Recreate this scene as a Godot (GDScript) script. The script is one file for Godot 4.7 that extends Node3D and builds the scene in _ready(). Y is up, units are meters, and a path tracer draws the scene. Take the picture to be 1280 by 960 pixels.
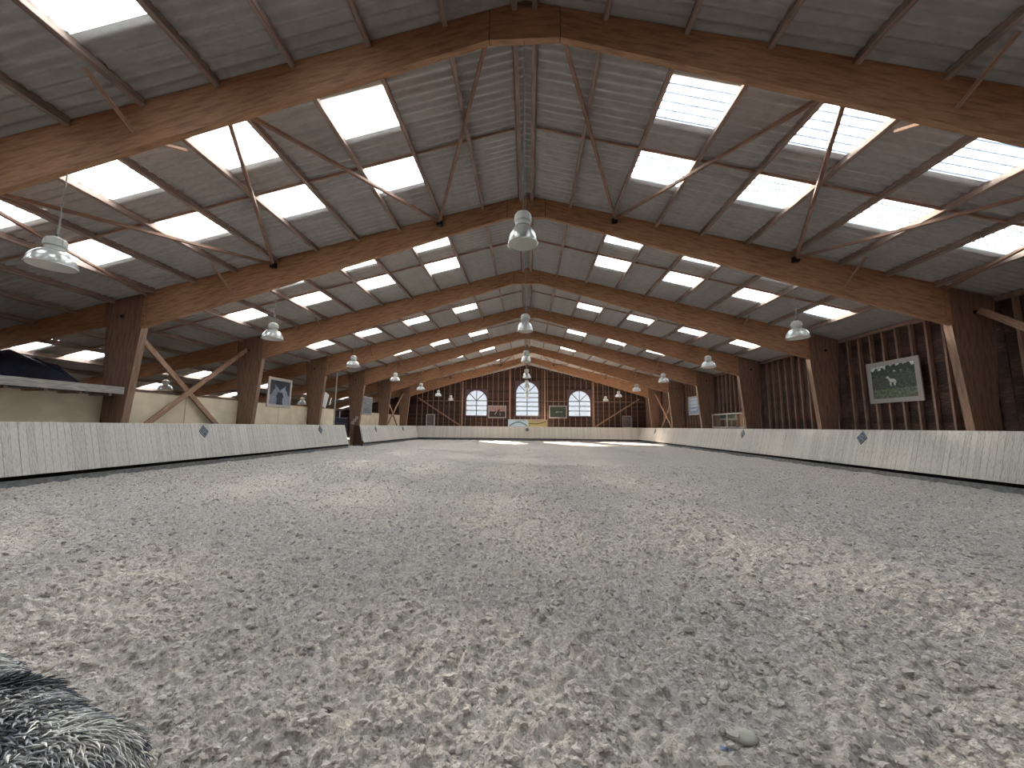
extends Node3D
# An indoor riding hall: glued-timber portal frames every five metres, corrugated roof with translucent sheets,
# sand arena between sloping kickboards. The hall runs along -z; "d" below is the distance into the hall (z = -d).

const SLOPE := 0.252
const RIDGE := 8.5            # height of the roof sheets at the ridge
const BAY := 5.0
const FRAME0 := 5.13          # d of the front face of frame number 0
const RF := 0.035             # the rafters reach from RF before to RB behind a frame's reference face
const RB := 0.065
const THICK := 0.20           # depth of the columns behind that face
const PURLIN0 := 1.35
const PSTEP := 1.27
const WAVE := BAY / 28.0
const END_D := 40.2
const ORD := ["first", "second", "third", "fourth", "fifth", "sixth", "seventh", "eighth", "ninth", "tenth"]

var cache := {}
var taken := {}
var M := {}

# ------------------------------------------------------------------ naming
func numbered(called: String) -> String:
	if not taken.has(called):
		taken[called] = 0
		return called
	taken[called] += 1
	return "%s_%03d" % [called, taken[called]]

func tag(o: Node, label: String, category := "", group := "") -> Node:
	o.set_meta("label", label)
	if category: o.set_meta("category", category)
	if group: o.set_meta("group", group)
	return o

func thing(called: String, label: String, category: String, at := Vector3.ZERO, group := "") -> Node3D:
	var o := Node3D.new()
	o.name = numbered(called)
	add_child(o)
	o.position = at
	tag(o, label, category, group)
	return o

func structure(called: String, label := "") -> Node3D:
	var o := Node3D.new()
	o.name = called
	add_child(o)
	o.set_meta("kind", "structure")
	if label: o.set_meta("label", label)
	return o

func part(parent: Node, called: String, mesh: Mesh, mat: Material, t := Transform3D()) -> MeshInstance3D:
	var o := MeshInstance3D.new()
	o.name = called
	o.mesh = mesh
	o.material_override = mat
	o.transform = t
	parent.add_child(o, true)
	return o

func at(x: float, y: float, z: float) -> Transform3D:
	return Transform3D(Basis(), Vector3(x, y, z))

# ------------------------------------------------------------------ shapes
func tri(st: SurfaceTool, a: Vector3, b: Vector3, c: Vector3, out: Vector3) -> void:
	var n := (b - a).cross(c - a)
	if n.length_squared() < 1e-16: return
	n = n.normalized()
	if n.dot(out) < 0.0:
		n = -n
	else:
		var s := b
		b = c
		c = s
	st.set_normal(n)
	st.add_vertex(a)
	st.set_normal(n)
	st.add_vertex(b)
	st.set_normal(n)
	st.add_vertex(c)

func quad(st: SurfaceTool, a: Vector3, b: Vector3, c: Vector3, d: Vector3, out: Vector3) -> void:
	tri(st, a, b, c, out)
	tri(st, a, c, d, out)

func begin() -> SurfaceTool:
	var st := SurfaceTool.new()
	st.begin(Mesh.PRIMITIVE_TRIANGLES)
	return st

func add_box(st: SurfaceTool, c: Vector3, s: Vector3, b := 0.004, basis := Basis()) -> void:
	var h := s / 2.0
	b = minf(b, minf(h.x, minf(h.y, h.z)) * 0.6)
	var P := func(sx, sy, sz, main): # a corner of the face across axis main
		var v := Vector3(sx * (h.x - (0.0 if main == 0 else b)), sy * (h.y - (0.0 if main == 1 else b)), sz * (h.z - (0.0 if main == 2 else b)))
		return c + basis * v
	for m in 3:
		for s1 in [-1, 1]:
			var q := []
			for e in [[-1, -1], [1, -1], [1, 1], [-1, 1]]:
				var g := [0, 0, 0]
				g[m] = s1
				g[(m + 1) % 3] = e[0]
				g[(m + 2) % 3] = e[1]
				q.append(P.call(g[0], g[1], g[2], m))
			var o := Vector3.ZERO
			o[m] = s1
			quad(st, q[0], q[1], q[2], q[3], basis * o)
	for m in 3: # the edges that run along axis m
		var u := (m + 1) % 3
		var w := (m + 2) % 3
		for s1 in [-1, 1]:
			for s2 in [-1, 1]:
				var g1 := [0, 0, 0]
				g1[u] = s1
				g1[w] = s2
				var g2 := g1.duplicate()
				g1[m] = -1
				g2[m] = 1
				var o := Vector3.ZERO
				o[u] = s1
				o[w] = s2
				quad(st, P.call(g1[0], g1[1], g1[2], u), P.call(g2[0], g2[1], g2[2], u), P.call(g2[0], g2[1], g2[2], w), P.call(g1[0], g1[1], g1[2], w), basis * o)
	for sx in [-1, 1]:
		for sy in [-1, 1]:
			for sz in [-1, 1]:
				tri(st, P.call(sx, sy, sz, 0), P.call(sx, sy, sz, 1), P.call(sx, sy, sz, 2), basis * Vector3(sx, sy, sz))

func box(sx: float, sy: float, sz: float, b := 0.004) -> Mesh:
	var key := "b%.3f,%.3f,%.3f,%.4f" % [sx, sy, sz, b]
	if not cache.has(key):
		var st := begin()
		add_box(st, Vector3.ZERO, Vector3(sx, sy, sz), b)
		cache[key] = st.commit()
	return cache[key]

# a bar from a to b: the mesh lies along its own x, so that wood grain follows it
func bar(parent: Node, called: String, a: Vector3, b: Vector3, w: float, h: float, mat: Material, up := Vector3.UP, bev := 0.004) -> MeshInstance3D:
	var x := (b - a).normalized()
	var z := x.cross(up).normalized()
	var y := z.cross(x)
	return part(parent, called, box((b - a).length(), h, w, bev), mat, Transform3D(Basis(x, y, z), (a + b) / 2.0))

# a polygon in x, y drawn out along z from z0 to z1
func prism(poly: PackedVector2Array, z0: float, z1: float) -> Mesh:
	var st := begin()
	add_prism(st, poly, z0, z1)
	return st.commit()

func add_prism(st: SurfaceTool, poly: PackedVector2Array, z0: float, z1: float) -> void:
	var idx := Geometry2D.triangulate_polygon(poly)
	for i in range(0, idx.size(), 3):
		var p := [poly[idx[i]], poly[idx[i + 1]], poly[idx[i + 2]]]
		for zz in [z0, z1]:
			tri(st, Vector3(p[0].x, p[0].y, zz), Vector3(p[1].x, p[1].y, zz), Vector3(p[2].x, p[2].y, zz), Vector3(0, 0, zz - (z0 + z1) / 2.0))
	var cw := Geometry2D.is_polygon_clockwise(poly)
	for i in poly.size():
		var a := poly[i]
		var b := poly[(i + 1) % poly.size()]
		var t := b - a
		var n := Vector2(-t.y, t.x) if cw else Vector2(t.y, -t.x)
		quad(st, Vector3(a.x, a.y, z0), Vector3(b.x, b.y, z0), Vector3(b.x, b.y, z1), Vector3(a.x, a.y, z1), Vector3(n.x, n.y, 0))

func smooth_quads(st: SurfaceTool, rows: Array, closed: bool) -> void:
	# rows: arrays of [position, normal]
	for i in rows.size() - 1:
		var n: int = rows[i].size()
		for j in (n if closed else n - 1):
			var k := (j + 1) % n
			var q := [rows[i][j], rows[i][k], rows[i + 1][k], rows[i + 1][j]]
			for t in [[0, 1, 2], [0, 2, 3]]:
				var a: Array = q[t[0]]
				var b: Array = q[t[1]]
				var c: Array = q[t[2]]
				var g: Vector3 = (b[0] - a[0]).cross(c[0] - a[0])
				if g.length_squared() < 1e-18: continue
				var list := [a, b, c] if g.dot(a[1] + b[1] + c[1]) < 0.0 else [a, c, b]
				for v in list:
					st.set_normal(v[1])
					st.add_vertex(v[0])

# profile: points (radius, height), the outside on the right-hand side going up
func lathe(st: SurfaceTool, profile: Array, n := 28, flip := 1.0) -> void:
	for i in profile.size() - 1:
		var a: Vector2 = profile[i]
		var b: Vector2 = profile[i + 1]
		var t := (b - a).normalized()
		var nn := Vector2(t.y, -t.x) * flip
		var rows := []
		for p in [a, b]:
			var row := []
			for j in n:
				var f := TAU * j / n
				row.append([Vector3(p.x * cos(f), p.y, p.x * sin(f)), Vector3(nn.x * cos(f), nn.y, nn.x * sin(f)).normalized()])
			rows.append(row)
		smooth_quads(st, rows, true)

func smooth_lathe(st: SurfaceTool, profile: Array, n := 32, flip := 1.0) -> void:
	var rows := []
	for i in profile.size():
		var a: Vector2 = profile[maxi(i - 1, 0)]
		var b: Vector2 = profile[mini(i + 1, profile.size() - 1)]
		var t := (b - a).normalized()
		var nn := Vector2(t.y, -t.x) * flip
		var row := []
		for j in n:
			var f := TAU * j / n
			row.append([Vector3(profile[i].x * cos(f), profile[i].y, profile[i].x * sin(f)), Vector3(nn.x * cos(f), nn.y, nn.x * sin(f)).normalized()])
		rows.append(row)
	smooth_quads(st, rows, true)

func add_tube(st: SurfaceTool, pts: Array, r: float, n := 8) -> void:
	var rows := []
	for i in pts.size():
		var t: Vector3 = (pts[mini(i + 1, pts.size() - 1)] - pts[maxi(i - 1, 0)]).normalized()
		var u := t.cross(Vector3(0.31, 0.2, 0.93)).normalized()
		var v := t.cross(u)
		var row := []
		for j in n:
			var f := TAU * j / n
			var d := u * cos(f) + v * sin(f)
			row.append([pts[i] + d * r, d])
		rows.append(row)
	smooth_quads(st, rows, true)

# ------------------------------------------------------------------ materials
func ramp(stops: Array) -> Gradient:
	var g := Gradient.new()
	var off := PackedFloat32Array()
	var col := PackedColorArray()
	for s in stops:
		off.append(s[0])
		col.append(s[1])
	g.offsets = off
	g.colors = col
	return g

func noise_tex(seed_: int, freq: float, oct: int, stops: Array, size := 512, type := FastNoiseLite.TYPE_SIMPLEX_SMOOTH) -> NoiseTexture2D:
	var n := FastNoiseLite.new()
	n.seed = seed_
	n.noise_type = type
	n.frequency = freq
	n.fractal_octaves = oct
	var t := NoiseTexture2D.new()
	t.width = size
	t.height = size
	t.seamless = true
	t.noise = n
	if stops: t.color_ramp = ramp(stops)
	return t

func mat(albedo: Color, rough := 0.8, metal := 0.0) -> StandardMaterial3D:
	var m := StandardMaterial3D.new()
	m.albedo_color = albedo
	m.roughness = rough
	m.metallic = metal
	return m

func textured(tex: Texture2D, scale: Vector3, rough := 0.85, world := true, tint := Color.WHITE) -> StandardMaterial3D:
	var m := mat(tint, rough)
	m.albedo_texture = tex
	m.uv1_triplanar = true
	m.uv1_world_triplanar = world
	m.uv1_scale = scale
	return m

func relief(m: StandardMaterial3D, tex: Texture2D, depth: float) -> StandardMaterial3D:
	m.heightmap_enabled = true
	m.heightmap_texture = tex
	m.heightmap_scale = depth
	return m

func make_materials() -> void:
	var fine := noise_tex(3, 0.02, 5, [])
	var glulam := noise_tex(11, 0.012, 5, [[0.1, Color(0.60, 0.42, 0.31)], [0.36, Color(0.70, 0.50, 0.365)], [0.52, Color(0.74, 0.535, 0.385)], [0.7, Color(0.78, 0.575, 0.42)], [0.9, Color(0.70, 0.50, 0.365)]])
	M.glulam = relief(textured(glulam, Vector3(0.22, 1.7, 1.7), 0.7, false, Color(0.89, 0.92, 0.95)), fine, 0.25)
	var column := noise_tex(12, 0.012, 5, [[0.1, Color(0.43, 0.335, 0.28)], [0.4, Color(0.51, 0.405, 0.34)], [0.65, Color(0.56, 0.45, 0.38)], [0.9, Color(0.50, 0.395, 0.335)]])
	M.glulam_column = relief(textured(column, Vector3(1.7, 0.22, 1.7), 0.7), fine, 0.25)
	var brown := noise_tex(21, 0.015, 5, [[0.15, Color(0.46, 0.39, 0.36)], [0.5, Color(0.57, 0.49, 0.45)], [0.85, Color(0.64, 0.56, 0.51)]])
	M.purlin = textured(brown, Vector3(2.2, 2.2, 0.2), 0.8)
	M.bridging = textured(brown, Vector3(0.3, 2.5, 2.5), 0.8, false, Color(1.05, 0.97, 0.92))
	M.brace = textured(brown, Vector3(0.25, 3.0, 3.0), 0.75, false, Color(1.0, 0.83, 0.74))
	M.steel_brace = textured(brown, Vector3(0.3, 3.0, 3.0), 0.6, false, Color(0.95, 0.86, 0.80))
	M.timber = textured(brown, Vector3(0.25, 3.0, 3.0), 0.75, false, Color(1.08, 1.0, 0.92))
	M.cement = []
	for i in 4:
		var g := noise_tex(31 + i, 0.01 + 0.004 * i, 5, [[0.1, Color(0.63, 0.615, 0.61)], [0.45, Color(0.68, 0.665, 0.655)], [0.75, Color(0.715, 0.70, 0.685)], [0.95, Color(0.66, 0.655, 0.635)]])
		M.cement.append(textured(g, Vector3(0.35, 0.35, 1.1), 0.9))
	# translucent sheets: they scatter daylight and let a little of the sun straight through
	var dirt := noise_tex(41, 0.03, 5, [[0.0, Color(0.5, 0.52, 0.56)], [0.2, Color(0.85, 0.895, 0.95)], [0.4, Color(0.905, 0.957, 1.0)], [1.0, Color(0.92, 0.967, 1.0)]])
	var sky_sheet := textured(dirt, Vector3(0.6, 0.6, 0.6), 0.5)
	sky_sheet.transparency = BaseMaterial3D.TRANSPARENCY_ALPHA
	sky_sheet.albedo_color = Color(1, 1, 1, 0.935)
	sky_sheet.backlight_enabled = true
	sky_sheet.backlight = Color(0.925, 0.962, 1.0)
	M.sky_sheet = sky_sheet
	# dark stained boarding and paler studs
	M.dark_plank = []
	for i in 3:
		var g := noise_tex(51 + i, 0.016, 5, [[0.1, Color(0.15, 0.105, 0.09)], [0.5, Color(0.25, 0.175, 0.145)], [0.9, Color(0.35, 0.26, 0.22)]])
		M.dark_plank.append(textured(g, Vector3(0.5, 4.0, 0.5), 0.85, true, Color(1, 1, 1) * (0.85 + 0.15 * i)))
	M.stud = textured(brown, Vector3(4, 0.25, 4), 0.8, true, Color(1.0, 0.95, 0.92))
	# kickboards: weathered, limewashed boards
	M.kick = []
	for i in 6:
		var t := 0.98 + 0.02 * (i % 3)
		var g := noise_tex(61 + i, 0.014, 5, [[0.15, Color(0.58, 0.56, 0.54)], [0.38, Color(0.73, 0.715, 0.695)], [0.65, Color(0.79, 0.78, 0.765)], [0.92, Color(0.72, 0.695, 0.66)]])
		M.kick.append(textured(g, Vector3(5.0, 0.55, 5.0), 0.75, true, Color(t, t, t)))
	M.curb = textured(noise_tex(71, 0.02, 4, [[0.2, Color(0.40, 0.41, 0.42)], [0.8, Color(0.50, 0.51, 0.52)]]), Vector3(0.6, 0.6, 0.6), 0.9)
	M.cream = textured(noise_tex(72, 0.006, 4, [[0.2, Color(0.85, 0.80, 0.71)], [0.5, Color(0.88, 0.83, 0.74)], [0.8, Color(0.90, 0.855, 0.77)]]), Vector3(0.4, 0.4, 0.4), 0.8)
	M.rail = textured(noise_tex(73, 0.015, 5, [[0.1, Color(0.5, 0.49, 0.49)], [0.8, Color(0.68, 0.66, 0.65)]]), Vector3(3, 3, 0.3), 0.8)
	# sand
	var sand := noise_tex(81, 0.02, 6, [[0.08, Color(0.49, 0.47, 0.455)], [0.35, Color(0.68, 0.66, 0.645)], [0.6, Color(0.75, 0.73, 0.715)], [0.9, Color(0.83, 0.81, 0.795)]], 1024)
	M.sand = relief(textured(sand, Vector3(0.9, 0.9, 0.9), 0.95), noise_tex(82, 0.05, 5, [], 1024), 2.0)
	var patches := noise_tex(83, 0.008, 4, [[0.0, Color(0.92, 0.92, 0.94)], [0.5, Color(1, 1, 1)], [1.0, Color(1.0, 0.97, 0.93)]])
	M.sand.detail_enabled = true
	M.sand.detail_albedo = patches
	M.sand.detail_blend_mode = BaseMaterial3D.BLEND_MODE_MUL
	M.clod = mat(Color(0.74, 0.72, 0.705), 0.95)
	M.clod.vertex_color_use_as_albedo = true
	# metal, glass, small things
	M.alu = mat(Color(0.86, 0.87, 0.87), 0.25, 0.5)
	M.alu_in = mat(Color(0.93, 0.93, 0.91), 0.3, 0.25)
	M.housing = mat(Color(0.82, 0.83, 0.82), 0.55, 0.1)
	M.cable = mat(Color(0.55, 0.55, 0.54), 0.6)
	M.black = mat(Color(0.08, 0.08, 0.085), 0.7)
	M.iron = mat(Color(0.13, 0.12, 0.125), 0.6, 0.4)
	M.slate = mat(Color(0.27, 0.30, 0.36), 0.5)
	M.slate_pale = mat(Color(0.55, 0.60, 0.67), 0.5)
	M.white = mat(Color(0.82, 0.82, 0.81), 0.6)
	M.navy = textured(noise_tex(91, 0.012, 4, [[0.2, Color(0.08, 0.10, 0.17)], [0.8, Color(0.14, 0.17, 0.26)]]), Vector3(0.5, 0.5, 0.5), 0.55)
	M.frame_grey = mat(Color(0.62, 0.60, 0.59), 0.6)
	M.frame_pale = mat(Color(0.72, 0.70, 0.68), 0.6)
	M.window_frame = mat(Color(0.34, 0.28, 0.30), 0.6)
	M.muntin = mat(Color(0.25, 0.28, 0.30), 0.6)
	var glass := mat(Color(0.93, 0.97, 1.0, 0.06), 0.04)
	glass.transparency = BaseMaterial3D.TRANSPARENCY_ALPHA
	M.glass = glass
	M.mirror = mat(Color(0.80, 0.83, 0.82), 0.05, 1.0)
	M.ground = mat(Color(0.27, 0.25, 0.23), 0.95)

# ------------------------------------------------------------------ pictures: the print that is on them
func canvas(w: int, h: int, c: Color) -> Image:
	var im := Image.create(w, h, false, Image.FORMAT_RGB8)
	im.fill(c)
	return im

func blob(im: Image, cx: float, cy: float, rx: float, ry: float, c: Color, turn := 0.0) -> void:
	var r := int(maxf(rx, ry)) + 1
	for y in range(maxi(0, int(cy) - r), mini(im.get_height(), int(cy) + r + 1)):
		for x in range(maxi(0, int(cx) - r), mini(im.get_width(), int(cx) + r + 1)):
			var p := Vector2(x - cx, y - cy).rotated(-turn)
			if (p.x / rx) ** 2 + (p.y / ry) ** 2 <= 1.0:
				im.set_pixel(x, y, c)

func grain(im: Image, seed_: int, amount: float, freq := 0.12) -> void:
	var n := FastNoiseLite.new()
	n.seed = seed_
	n.frequency = freq
	for y in im.get_height():
		for x in im.get_width():
			var k := 1.0 + amount * n.get_noise_2d(x, y)
			var c := im.get_pixel(x, y)
			im.set_pixel(x, y, Color(clampf(c.r * k, 0, 1), clampf(c.g * k, 0, 1), clampf(c.b * k, 0, 1)))

func horse(im: Image, x: float, y: float, s: float, c: Color, face := 1.0) -> void:
	blob(im, x, y, 9 * s, 5 * s, c)
	blob(im, x + 9 * s * face, y - 6 * s, 3 * s, 7 * s, c, 0.6 * face)
	blob(im, x + 13.5 * s * face, y - 11 * s, 4.5 * s, 2.2 * s, c, 0.6 * face)
	blob(im, x - 9.5 * s * face, y + 3 * s, 1.4 * s, 6 * s, c, 0.2 * face)
	for k in [-7.0, -4.5, 4.5, 7.0]:
		blob(im, x + k * s, y + 9 * s, 1.2 * s, 7 * s, c)

func print_of(kind: String) -> Material:
	var im: Image
	if kind == "field":
		im = canvas(192, 144, Color(0.24, 0.29, 0.26))
		im.fill_rect(Rect2i(0, 0, 192, 30), Color(0.74, 0.79, 0.80))
		for i in 26:
			blob(im, i * 7.6, 30 + 7 * sin(i * 1.7) - (14 if i > 9 and i < 24 else 0), 9, 13 + 5 * sin(i * 2.9), Color(0.17, 0.23, 0.21))
		im.fill_rect(Rect2i(0, 104, 192, 40), Color(0.36, 0.40, 0.33))
		grain(im, 5, 0.5, 0.07)
		horse(im, 92, 68, 1.5, Color(0.78, 0.78, 0.76), -1.0)
	elif kind == "pair":
		im = canvas(128, 160, Color(0.17, 0.20, 0.27))
		grain(im, 6, 0.5, 0.04)
		for h in [[34.0, 1.0, Color(0.50, 0.53, 0.60)], [96.0, -1.0, Color(0.60, 0.63, 0.70)]]:
			blob(im, h[0] - 12 * h[1], 132, 26, 44, h[2])
			blob(im, h[0] - 2 * h[1], 84, 15, 38, h[2], 0.35 * h[1])
			blob(im, h[0] + 14 * h[1], 58, 9, 24, h[2], -0.75 * h[1])
			blob(im, h[0] - 1 * h[1], 38, 3, 9, h[2])
			blob(im, h[0] + 6 * h[1], 52, 2, 2, Color(0.1, 0.1, 0.14))
		grain(im, 7, 0.4, 0.09)
	elif kind == "rider":
		im = canvas(160, 112, Color(0.60, 0.50, 0.50))
		im.fill_rect(Rect2i(0, 52, 160, 60), Color(0.20, 0.16, 0.15))
		grain(im, 8, 0.5, 0.08)
		horse(im, 70, 58, 2.2, Color(0.12, 0.10, 0.10), 1.0)
		blob(im, 66, 66, 5, 26, Color(0.66, 0.62, 0.58), 0.5)
		blob(im, 108, 82, 4, 18, Color(0.62, 0.60, 0.56))
	elif kind == "green":
		im = canvas(160, 112, Color(0.21, 0.26, 0.23))
		grain(im, 9, 0.25, 0.05)
		for i in 40:
			var w := 2.2 if i < 10 else 1.5
			blob(im, 58 + i * 1.7, 56 + 4 * sin(i * 1.3) * (2.0 if i < 8 else 0.6), w, w, Color(0.72, 0.76, 0.72))
	elif kind == "blue":
		im = canvas(112, 160, Color(0.63, 0.71, 0.79))
		im.fill_rect(Rect2i(0, 96, 112, 64), Color(0.50, 0.59, 0.70))
		grain(im, 10, 0.12, 0.03)
		for r in [[14, 12, 84, 10], [20, 36, 70, 5], [20, 46, 60, 5], [20, 56, 66, 5], [28, 80, 56, 9], [14, 112, 80, 5], [14, 122, 64, 5]]:
			im.fill_rect(Rect2i(r[0], r[1], r[2], r[3]), Color(0.86, 0.89, 0.92))
	elif kind == "pale":
		im = canvas(112, 176, Color(0.50, 0.54, 0.58))
		im.fill_rect(Rect2i(8, 118, 96, 48), Color(0.42, 0.47, 0.51))
		grain(im, 11, 0.2, 0.03)
		blob(im, 60, 56, 16, 6, Color(0.66, 0.70, 0.73))
	elif kind == "notice":
		im = canvas(112, 144, Color(0.42, 0.40, 0.41))
		grain(im, 12, 0.2, 0.05)
		for i in 9:
			im.fill_rect(Rect2i(14, 14 + i * 13, 60 + (i * 37) % 24, 3), Color(0.60, 0.58, 0.58))
	elif kind == "banner":
		im = canvas(320, 60, Color(0.72, 0.81, 0.86))
		im.fill_rect(Rect2i(166, 0, 154, 60), Color(0.70, 0.65, 0.45))
		for i in 400:
			var t := i / 400.0
			blob(im, 14 + 140 * t, 52 - 30 * sin(PI * t), 5, 5, Color(0.35, 0.42, 0.46))
			blob(im, 176 + 134 * t, 34 + 10 * sin(PI * t) - 18 * t, 4, 4, Color(0.40, 0.38, 0.26))
		for r in [[60, 8, 50, 4], [120, 6, 24, 4], [200, 8, 60, 4]]:
			im.fill_rect(Rect2i(r[0], r[1], r[2], r[3]), Color(0.5, 0.55, 0.58))
	var m := mat(Color.WHITE, 0.35)
	m.albedo_texture = ImageTexture.create_from_image(im)
	return m

func sheet_mesh(w: float, h: float) -> Mesh:
	var q := QuadMesh.new()
	q.size = Vector2(w, h)
	return q

# a framed picture: face looks along its own +z
func picture(called: String, label: String, category: String, w: float, h: float, border: float, frame_mat: Material, kind: String, t: Transform3D) -> Node3D:
	var o := thing(called, label, category)
	o.transform = t
	var st := begin()
	add_box(st, Vector3(0, h / 2 - border / 2, 0), Vector3(w, border, 0.05))
	add_box(st, Vector3(0, -h / 2 + border / 2, 0), Vector3(w, border, 0.05))
	add_box(st, Vector3(w / 2 - border / 2, 0, 0), Vector3(border, h - 2 * border, 0.05))
	add_box(st, Vector3(-w / 2 + border / 2, 0, 0), Vector3(border, h - 2 * border, 0.05))
	part(o, "frame", st.commit(), frame_mat)
	part(o, "backing", box(w - 0.02, h - 0.02, 0.012), M.iron, at(0, 0, -0.02))
	part(o, "print", sheet_mesh(w - 2 * border, h - 2 * border), print_of(kind), at(0, 0, 0.005))
	return o

# ------------------------------------------------------------------ the roof
func roof_y(x: float) -> float:
	return RIDGE - SLOPE * absf(x)

func purlin_x(k: int) -> float:
	return PURLIN0 + PSTEP * k

# a corrugated sheet: its own x runs down the slope, the waves run along z from 0 to n waves
func corrugated(length: float, waves: int) -> Mesh:
	var key := "c%.3f,%d" % [length, waves]
	if cache.has(key): return cache[key]
	var st := begin()
	var rows := []
	for i in waves * 10 + 1:
		var z := i * WAVE / 10.0
		var f := TAU * z / WAVE
		var n := Vector3(0, 1, 0.029 * TAU / WAVE * sin(f)).normalized()
		var y := 0.029 * cos(f)
		rows.append([[Vector3(-0.002, y, z), n], [Vector3(length + 0.002, y, z), n]])
	smooth_quads(st, rows, false)
	cache[key] = st.commit()
	return cache[key]

func slope_basis(side: float) -> Basis:
	var a := atan(SLOPE)
	return Basis(Vector3(side * cos(a), -sin(a), 0), Vector3(side * sin(a), cos(a), 0), Vector3(0, 0, side))

func lay_sheet(parent: Node, called: String, side: float, x0: float, x1: float, d0: float, waves: int, m: Material) -> void:
	var z := -d0 if side < 0 else -(d0 + waves * WAVE)
	part(parent, called, corrugated((x1 - x0) / cos(atan(SLOPE)), waves), m, Transform3D(slope_basis(side), Vector3(side * x0, roof_y(x0), z)))

func build_roof() -> void:
	var rng := RandomNumberGenerator.new()
	rng.seed = 7
	for side in [1.0, -1.0]:
		var names: Array = [["ceiling_right", 0, 10]] if side > 0 else [["ceiling_left", 0, 10], ["ceiling_annex", 10, 17]]
		for span in names:
			var root := structure(span[0], "corrugated grey roof with translucent sheets between brown purlins")
			if side > 0:
				var cap := begin()
				add_prism(cap, PackedVector2Array([Vector2(-0.25, RIDGE - 0.015), Vector2(0, RIDGE + 0.05), Vector2(0.25, RIDGE - 0.015), Vector2(0.25, RIDGE - 0.005), Vector2(0, RIDGE + 0.06), Vector2(-0.25, RIDGE - 0.005)]), -END_D - 0.02, 4.85)
				part(root, "ridge_cap", cap.commit(), M.cement[0])
			for bay in range(-2, 7):
				var d := FRAME0 + BAY * bay + 0.075
				for gap in range(span[1], span[2]):   # gap g lies between purlin g-1 and purlin g; gap 0 starts at the ridge
					var x0 := 0.0 if gap == 0 else purlin_x(gap - 1)
					var x1 := purlin_x(gap)
					if side > 0 and gap == 9: x1 = 13.45
					var lit: bool = gap in [2, 4, 6, 8, 13, 15]
					if not lit:
						lay_sheet(root, "roof_sheet", side, x0, x1, d, 28, M.cement[rng.randi() % 4])
						continue
					var cuts := [0, 4, 9, 14, 19, 28]
					if bay == -1 and side < 0: cuts = [0, 5, 10, 17, 22, 28]
					for c in 5:
						var glow: bool = c % 2 == 1
						lay_sheet(root, "skylight_sheet" if glow else "roof_sheet", side, x0, x1, d + cuts[c] * WAVE, cuts[c + 1] - cuts[c], M.sky_sheet if glow else M.cement[rng.randi() % 4])
				# purlins of this bay and the bridging between them
				var a := slope_basis(side)
				var da := FRAME0 + BAY * bay + RB + 0.004
				var db := FRAME0 + BAY * (bay + 1) - RF - 0.004
				if bay == 6: db = END_D - 0.06
				var len_ := db - da
				for k in range(span[1] - (0 if span[1] == 0 else 1), span[2] - (1 if span[1] == 0 else 0)):
					var x := purlin_x(k)
					part(root, "purlin", box(0.085, 0.17, len_), M.purlin, Transform3D(a, Vector3(side * x, roof_y(x), -(da + db) / 2.0) + a.y * -0.085))
					if k > 0 and k < 16:
						var xa := purlin_x(k - 1)
						var u := a.y * -0.085
						bar(root, "bridging", Vector3(side * (xa + 0.045), roof_y(xa + 0.045), -(da + 2.33)) + u, Vector3(side * (x - 0.045), roof_y(x - 0.045), -(da + 2.33)) + u, 0.045, 0.055, M.bridging)
				if span[1] == 0:
					part(root, "ridge_purlin", box(0.085, 0.19, len_), M.purlin, Transform3D(a, Vector3(side * 0.21, roof_y(0.21), -(da + db) / 2.0) + a.y * -0.10))
					bar(root, "bridging", Vector3(side * 0.26, roof_y(0.26) - 0.085, -(da + 2.33)), Vector3(side * (PURLIN0 - 0.045), roof_y(PURLIN0 - 0.045) - 0.085, -(da + 2.33)), 0.045, 0.055, M.bridging)
				# diagonal bracing under the purlins in two bays
				if span[1] == 0 and bay in [0, 5]:
					var na := FRAME0 + BAY * bay + RB + 0.05
					var nb := FRAME0 + BAY * (bay + 1) - 0.13
					var xs := [0.6, purlin_x(1), purlin_x(3), purlin_x(5), purlin_x(7), 11.6]
					for i in 5:
						var pa := Vector3(side * xs[i], roof_y(xs[i]) - 0.24 - 0.02 * (i % 2), -(na if i % 2 == 0 else nb))
						var pb := Vector3(side * xs[i + 1], roof_y(xs[i + 1]) - 0.24 - 0.02 * (i % 2), -(nb if i % 2 == 0 else na))
						bar(root, "diagonal_brace", pa, pb, 0.07, 0.07, M.steel_brace)
					for i in [1, 3]:
						part(root, "brace_shoe", box(0.16, 0.14, 0.12), M.iron, at(side * xs[i], roof_y(xs[i]) - 0.30, -(nb + 0.02)))

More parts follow.
